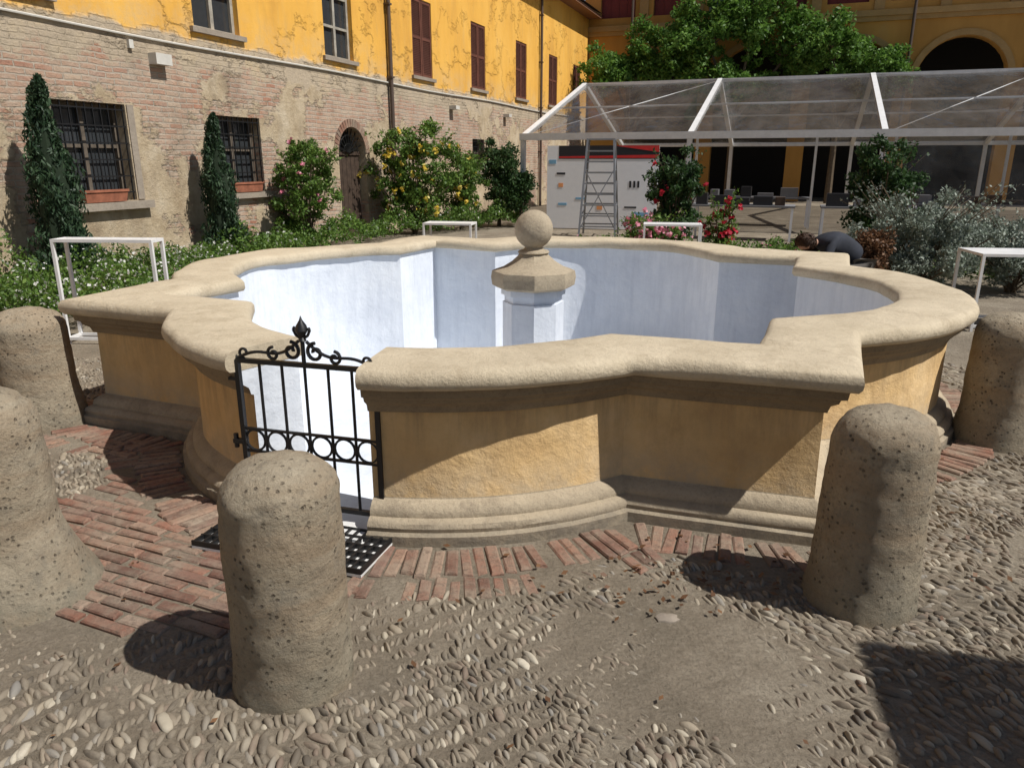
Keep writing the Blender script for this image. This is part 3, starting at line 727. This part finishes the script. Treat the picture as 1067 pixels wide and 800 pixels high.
def itemtable(x,y,rz,w,seed):
    random.seed(seed); e=empty('display_table',(x,y,0),rz); b=MB()
    b.box(0,w,0,.8,.72,.76,4)
    for sx in (.03,w-.08):
        for sy in (.03,.72): b.box(sx,sx+.05,sy,sy+.05,0,.72,0)
    xx=.1
    while xx<w-.4:
        ww=random.uniform(.2,.45);hh=random.uniform(.06,.28); m=random.choice([1,1,4,3,3,0])
        b.box(xx,xx+ww,.1,.1+random.uniform(.2,.5),.761,.761+hh,m); xx+=ww+random.uniform(.05,.2)
    b.obj('table_and_boxes',[m_bw,m_bk,m_bb,m_door,m_gry],e)
itemtable(4.0,17.2,rad(-20),2.2,1); itemtable(6.6,16.4,rad(-20),2.4,2); itemtable(9.2,17.6,rad(-20),2.6,3); itemtable(5.0,21.2,rad(-20),3,4)

# ------------------------------------------------------------------ crouching person behind the basin
per=empty('crouching_person',(3.62,8.75,0),rad(8))
def skin(name,verts,edges,radii,mat,root=0,sub=2):
    me=bpy.data.meshes.new(name); me.from_pydata(verts,edges,[]); me.materials.append(mat)
    o=link(bpy.data.objects.new(name,me),per); md=o.modifiers.new('skin','SKIN'); md.use_smooth_shade=True
    for i,r in enumerate(radii): me.skin_vertices[0].data[i].radius=(r if isinstance(r,tuple) else (r,r))
    me.skin_vertices[0].data[root].use_root=True
    s_=o.modifiers.new('sub','SUBSURF'); s_.levels=sub; s_.render_levels=sub; return o
skin('jacket',[(.42,0,.58),(.30,0,.70),(.12,0,.79),(-.02,0,.80),(-.03,-.17,.77),(-.12,-.23,.56),(-.26,-.16,.38),(-.03,.17,.77),(-.14,.24,.57),(-.30,.18,.42),(-.10,0,.80)],
  [(0,1),(1,2),(2,3),(3,4),(4,5),(5,6),(3,7),(7,8),(8,9),(3,10)],[(.14,.16),(.13,.15),(.13,.17),(.11,.15),.065,.05,.036,.065,.05,.036,.055],m_jack)
skin('trousers',[(.42,0,.54),(.42,-.10,.50),(.08,-.17,.47),(.34,-.15,.10),(.42,.10,.50),(.05,.16,.44),(.33,.15,.10)],[(0,1),(1,2),(2,3),(0,4),(4,5),(5,6)],[.14,.095,.065,.045,.095,.065,.045],m_trou)
b=MB()
for sy in (-.15,.15):
    b.lathe([(.001,-.045),(.04,-.04),(.05,-.01),(.045,.03),(.001,.045)],(0,0,0),12,0,0,Matrix.Translation((.26,sy,.045))@Matrix.Diagonal((2.6,1,1,1)))
b.obj('shoes',[m_bk],per,True,80)
skin('neck_and_head',[(-.09,0,.80),(-.17,0,.80),(-.24,0,.79),(-.30,0,.775),(-.33,0,.74)],[(0,1),(1,2),(2,3),(3,4)],[.05,.052,(.085,.08),(.08,.075),.05],m_skin)
b=MB(); 
b.lathe([(.012,-.02),(.016,0),(.004,.02)],(0,0,0),8,0,0,Matrix.Translation((-.355,0,.715)))
for sy in (-1,1): b.lathe([(.001,-.03),(.012,-.02),(.014,.0),(.01,.02),(.001,.03)],(0,0,0),8,0,0,Matrix.Translation((-.25,sy*.083,.765)))
b.obj('nose_and_ears',[m_skin],per,True,80)
b=MB()
for sy in (-1,1): b.lathe([(.001,-.012),(.010,0),(.001,.012)],(0,0,0),8,0,0,Matrix.Translation((-.36,sy*.032,.755)))
b.obj('eyes',[m_bk],per,True,80)
d=np.random.normal(size=(1600,3)); d/=np.linalg.norm(d,axis=1)[:,None]; d=d[(d[:,2]>-.25)|(d[:,0]>.3)]
HP=np.array((-.245,0,.80))+d*np.array((.115,.10,.10)); 
tn=np.cross(d,np.random.normal(size=d.shape)); tn/=np.linalg.norm(tn,axis=1)[:,None]; bn=np.cross(d,tn)
V=np.stack([HP-tn*.03,HP+bn*.010+d*.012,HP+tn*.03,HP-bn*.010+d*.004],1).reshape(-1,3); fast('hair',V,np.arange(len(V)).reshape(-1,4),[m_hair],per)
b=MB()
for hx,hy,hz in ((-.26,-.16,.38),(-.30,.18,.42)):
    b.tube((hx,hy,hz),(hx-.03,hy,hz-.05),.024,.03,8)
    b.lathe([(.001,-.05),(.026,-.035),(.034,0),(.026,.03),(.001,.04)],(0,0,0),10,0,0,Matrix.Translation((hx-.045,hy,hz-.08))@Matrix.Diagonal((.5,1.1,1,1)))
    for i,(dy,ll) in enumerate(((-.027,.06),(-.009,.072),(.009,.068),(.026,.052))):
        p=Vector((hx-.05,hy+dy,hz-.115)); q=p+Vector((-.012,0,-ll*.55)); r_=q+Vector((.012,0,-ll*.45)); b.path([p,q,r_],.008,7)
    p=Vector((hx-.05,hy+.035,hz-.075)); b.path([p,p+Vector((-.02,.02,-.025)),p+Vector((-.03,.02,-.055))],.009,7)
b.obj('hands',[m_skin],per,True,80)

# ------------------------------------------------------------------ vegetation
def ell(c,r,n,shell=.45):
    d=np.random.normal(size=(n,3)); d/=np.linalg.norm(d,axis=1)[:,None]
    rr=(shell+(1-shell)*np.random.rand(n))[:,None]
    return np.array(c)+d*rr*np.array(r)
def leaves(name,P,size,mat,parent=None,jit=.4,up=0.0,asp=.5):
    n=len(P); a=np.random.normal(size=(n,3)); a[:,2]+=up; a/=np.linalg.norm(a,axis=1)[:,None]
    q=np.random.normal(size=(n,3)); q-=a*(q*a).sum(1)[:,None]; q/=np.linalg.norm(q,axis=1)[:,None]
    s_=size*(1+jit*(np.random.rand(n)-.5)*2)[:,None]
    V=np.stack([P-a*s_*.5,P+q*s_*asp*.5,P+a*s_*.5,P-q*s_*asp*.5],1).reshape(-1,3)
    return fast(name,V,np.arange(4*n).reshape(n,4),[mat],parent)
def clumpy(c,r,nclump,nper,cr,up_bias=0):
    cs=ell(c,r,nclump,.35); out=[]
    for q in cs:
        k=np.random.uniform(.5,1.35); out.append(ell(q,(cr*k,cr*k,cr*k*.8),int(nper*k),.3))
    return np.concatenate(out),cs
def bush(name,x,y,h,w,lm,size=.07,ncl=60,nper=110,cr=.16,flowers=None,nf=40,fs=.09,z0=.15,wy=None,shoots=8):
    e=empty(name,(x,y,0)); wy=wy or w
    P,cs=clumpy((0,0,z0+(h-z0)/2),(w/2-cr*.6,wy/2-cr*.6,(h-z0)/2-cr*.5),ncl,nper,cr)
    b=MB(); ex=[]
    for i in range(shoots):
        a=random.random()*6.28; r_=random.uniform(.2,.5)*w; p0=Vector((math.cos(a)*r_*.6,math.sin(a)*r_*.6,h*.7)); p1=p0+Vector((math.cos(a)*w*.22,math.sin(a)*w*.22,random.uniform(.12,.35)*min(h,1.6)))
        b.tube(p0,p1,.006,.003,4)
        for k in range(18):
            t=random.random(); ex.append(tuple(p0.lerp(p1,t)+Vector((random.gauss(0,.03),random.gauss(0,.03),random.gauss(0,.03)))))
    P=np.concatenate([P,np.array(ex)]) if ex else P
    P=P[P[:,2]>.0]
    leaves('foliage',P,size,lm,e)
    for q in cs[::3]:
        mid=(q[0]*.4,q[1]*.4,q[2]*.55); b.path([(random.uniform(-.05,.05),random.uniform(-.05,.05),0),mid,tuple(q)],.010,5)
    b.obj('stems',[m_bark],e)
    if flowers:
        sel=cs[np.random.randint(0,len(cs),nf)]+np.random.normal(size=(nf,3))*cr*.6
        sel[:,1]-=cr*.7
        FP=np.repeat(sel,9,0)+np.random.normal(size=(nf*9,3))*fs*.22
        leaves('flowers',FP,fs*.7,flowers,e,.3,0,.9)
    return e
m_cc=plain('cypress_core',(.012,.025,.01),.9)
def cypress(x,y,h,w):
    e=empty('cypress_tree',(x,y,0)); n=12000
    z=np.random.rand(n)**1.15; a=np.random.rand(n)*2*np.pi
    prof=np.minimum(1,(z+.03)*6)*np.clip(1-z,0,1)**.55*(.88+.12*np.sin(z*14)); prof=np.maximum(prof,.04)
    lump=1+.26*np.sin(a*3+z*11)+.16*np.sin(a*5-z*23)+.10*np.sin(a*9+z*50)
    r=w/2*prof*lump*(.60+.46*np.random.rand(n))
    P=np.stack([r*np.cos(a)+.04*np.sin(z*7),r*np.sin(a),.08+z*h],1)
    leaves('foliage',P,.075,l_cyp,e,.5,1.6,.3)
    b=MB(); b.lathe([(.05,0),(.05,.1),(w*.22,.2),(w*.28,h*.3),(w*.22,h*.6),(w*.1,h*.85),(.005,h*.93)],(0,0,0),12); b.obj('inner_dark_core',[m_cc],e)  # solid dark cone added inside the leaves to make the tree opaque
    b=MB(); b.tube((0,0,0),(0,0,h*.8),.05,.01); b.obj('trunk',[m_bark],e)
cypress(-5.86,9.9,2.62,.82); cypress(-4.88,12.9,2.35,.74)
bush('climbing_rose_bush',-4.0,15.0,2.3,1.65,l_green,.07,90,120,.17,l_pink,10)
bush('climbing_rose_bush',-2.35,18.4,2.75,2.4,l_green,.085,110,120,.21,l_yel,60,.13,wy=1.3,shoots=16)
bush('climbing_rose_bush',-1.3,19.6,2.1,1.6,l_green,.085,60,100,.2,l_yel,20,.12)
bush('evergreen_shrub',-.35,20.6,2.4,1.35,l_dark,.09,70,110,.22)
bush('evergreen_shrub',.25,20.4,1.6,.8,l_dark,.09,40,100,.2)
bush('flowering_shrub',2.85,13.4,2.05,1.1,l_dark,.07,80,110,.14,l_redp,8)
bush('pink_rose_bush',2.25,12.6,.95,1.2,l_green,.055,46,90,.13,l_pink,110,.09,z0=.05)
bush('red_rose_bush',3.45,12.6,1.25,.6,l_green,.055,24,80,.12,l_redp,26,.10,z0=.05)
bush('evergreen_shrub',6.0,12.4,2.15,1.4,l_dark,.07,90,110,.15)
bush('lavender_shrub',5.1,9.5,1.42,1.9,l_grey,.045,180,190,.13,z0=.05,shoots=40)
bush('lavender_shrub',6.7,10.0,1.15,1.4,l_grey,.045,90,170,.14,z0=.05,shoots=24)
bush('dry_shrub',4.30,9.0,.98,.5,l_dry,.045,44,90,.10,z0=.3)
def bed(name,poly,n,h,size,lm,fl=None,nf=0):
    e=empty(name); pts=[]
    xs=[p[0] for p in poly];ys=[p[1] for p in poly]
    def ins(x,y):
        c=False;j=len(poly)-1
        for i in range(len(poly)):
            if ((poly[i][1]>y)!=(poly[j][1]>y)) and x<(poly[j][0]-poly[i][0])*(y-poly[i][1])/(poly[j][1]-poly[i][1])+poly[i][0]: c=not c
            j=i
        return c
    while len(pts)<n:
        x=random.uniform(min(xs),max(xs));y=random.uniform(min(ys),max(ys))
        if ins(x,y):
            hh=h*(.45+1.2*abs(mn.noise(Vector((x*1.3,y*1.3,1))))+.5*mn.noise(Vector((x*4,y*4,2))))
            pts.append((x,y,max(.03,hh)*random.uniform(.35,1)**.6))
    P=np.array(pts); leaves('foliage',P,size,lm,e)
    if fl:
        Q=P[np.random.randint(0,n,nf)].copy(); Q[:,2]=Q[:,2]*1.03+.02; leaves('flowers',Q,size*.8,fl,e,.3,0,.9)
bed('flower_bed',[(-4.3,7.6),(-5.8,7.2),(-9,7.0),(-9,8.2),(-6.7,9.0),(-5.2,12.6),(-4.3,12.0)],30000,.52,.05,l_green,l_wht,2600)
bed('flower_bed',[(-5.3,12.6),(-4.2,12.2),(-2.6,17.2),(.4,20.4),(.2,21.8),(-2.4,19.6),(-4.6,14.6)],16000,.55,.07,l_green,l_wht,300)
bed('flower_bed',[(.6,11.6),(4.2,11.4),(7.8,9.8),(7.9,11.6),(4.4,13.6),(.8,13.2)],15000,.45,.06,l_green,l_pink,200)
def tree(x,y,h,crowns,n=70,nper=120,size=.17,cr=.5):
    e=empty('courtyard_tree',(x,y,0)); b=MB(); b.tube((0,0,0),(0,0,h*.45),.16,.11,8)
    parts=[]
    for cx,cy,cz,rx,ry,rz in crowns:
        b.tube((0,0,h*.42),(cx,cy,cz),.09,.03,6)
        P,cs=clumpy((cx,cy,cz),(rx,ry,rz),n,nper,cr); parts.append(P)
        for q in cs[::5]: b.tube((cx*.7,cy*.7,cz-.4),tuple(q),.03,.008,5)
    leaves('foliage',np.concatenate(parts),size,l_tree,e); b.obj('trunk_and_limbs',[m_bark],e,True)
tree(5.2,34.2,6.6,[(-.9,0,5.3,1.5,1.0,1.2),(1.2,0,6.1,1.6,1.2,1.6)],50,120,.18,.42)
tree(9.3,33.4,7.9,[(-1.4,0,6.7,1.6,1.2,1.7),(.6,0,7.3,1.6,1.2,1.6),(2.4,0,6.3,1.5,1.1,1.4),(0,0,4.8,2.6,1.2,1.1)],48,120,.18,.42)
tree(13.1,32.0,6.8,[(-.6,0,5.9,1.5,1.2,1.4),(1.3,0,5.2,1.4,1.0,1.1)],44,110,.18,.42)
n=280
P=np.zeros((n,3)); 
for i in range(n):
    if i<110: x=random.gauss(.80,.36);y=random.gauss(2.80,.13)
    elif i<230: x=random.uniform(1.3,4.2);y=random.uniform(1.9,5.0)
    else: x=random.uniform(-2.5,1.8);y=random.uniform(1.5,3.2)
    P[i]=(x,y,.018+random.random()*.006)
a=np.random.rand(n)*6.28; s_=.008+.012*np.random.rand(n)
d=np.stack([np.cos(a),np.sin(a),np.random.normal(size=n)*.25],1)*s_[:,None]; q=np.stack([-np.sin(a),np.cos(a),np.random.normal(size=n)*.3],1)*s_[:,None]*.6
V=np.stack([P-d,P+q,P+d,P-q],1).reshape(-1,3); fast('fallen_leaves',V,np.arange(4*n).reshape(n,4),[l_dry])

# unseen stand-in canopy, added at right so its roof corner shades the paving
shade_canopy=empty('added_shade_canopy',(2.13,-4.2,0),rad(-13))
m_canvas=plain('canvas',(.6,.58,.52),.8)
b=MB()
for x in (1.2,4.9):
    for y in (.05,4.2): b.box(x,x+.08,y,y+.08,0,3.0,1)
b.box(0,5,0,5.85,3.0,3.12,0); b.add([(0,0,3.12),(5,0,3.12),(5,5.85,3.12),(0,5.85,3.12),(2.5,2.9,4.0)],[(0,1,4),(1,2,4),(2,3,4),(3,0,4)],0)
b.obj('shade_canopy_frame',[m_canvas,m_whitemetal],shade_canopy)

# ------------------------------------------------------------------ light, world, camera
el=rad(53); az=rad(-22)
sv=Vector((math.cos(el)*math.cos(az),math.cos(el)*math.sin(az),math.sin(el)))
su=bpy.data.lights.new('sun','SUN'); su.energy=5.0; su.angle=rad(.53); su.color=(1,.96,.895)
so=bpy.data.objects.new('sun',su); so.rotation_euler=sv.to_track_quat('Z','Y').to_euler(); sc.collection.objects.link(so)
w=bpy.data.worlds.new('World'); sc.world=w; w.use_nodes=True
nt=w.node_tree; sk=nt.nodes.new('ShaderNodeTexSky'); sk.sky_type='NISHITA'; sk.sun_disc=False; sk.sun_elevation=el; sk.sun_rotation=math.atan2(sv.x,sv.y)
bg=nt.nodes['Background']; bg.inputs['Strength'].default_value=.06; nt.links.new(sk.outputs[0],bg.inputs['Color'])
cd=bpy.data.cameras.new('camera'); cd.lens=780/1067*36; cd.sensor_width=36; cd.clip_end=1000; cd.clip_start=.05
co=bpy.data.objects.new('camera',cd); co.location=(0,0,1.7); co.rotation_euler=(rad(90-16.6),0,0); sc.collection.objects.link(co); sc.camera=co
sc.view_settings.view_transform='Standard'; sc.view_settings.look='None'; sc.view_settings.exposure=0
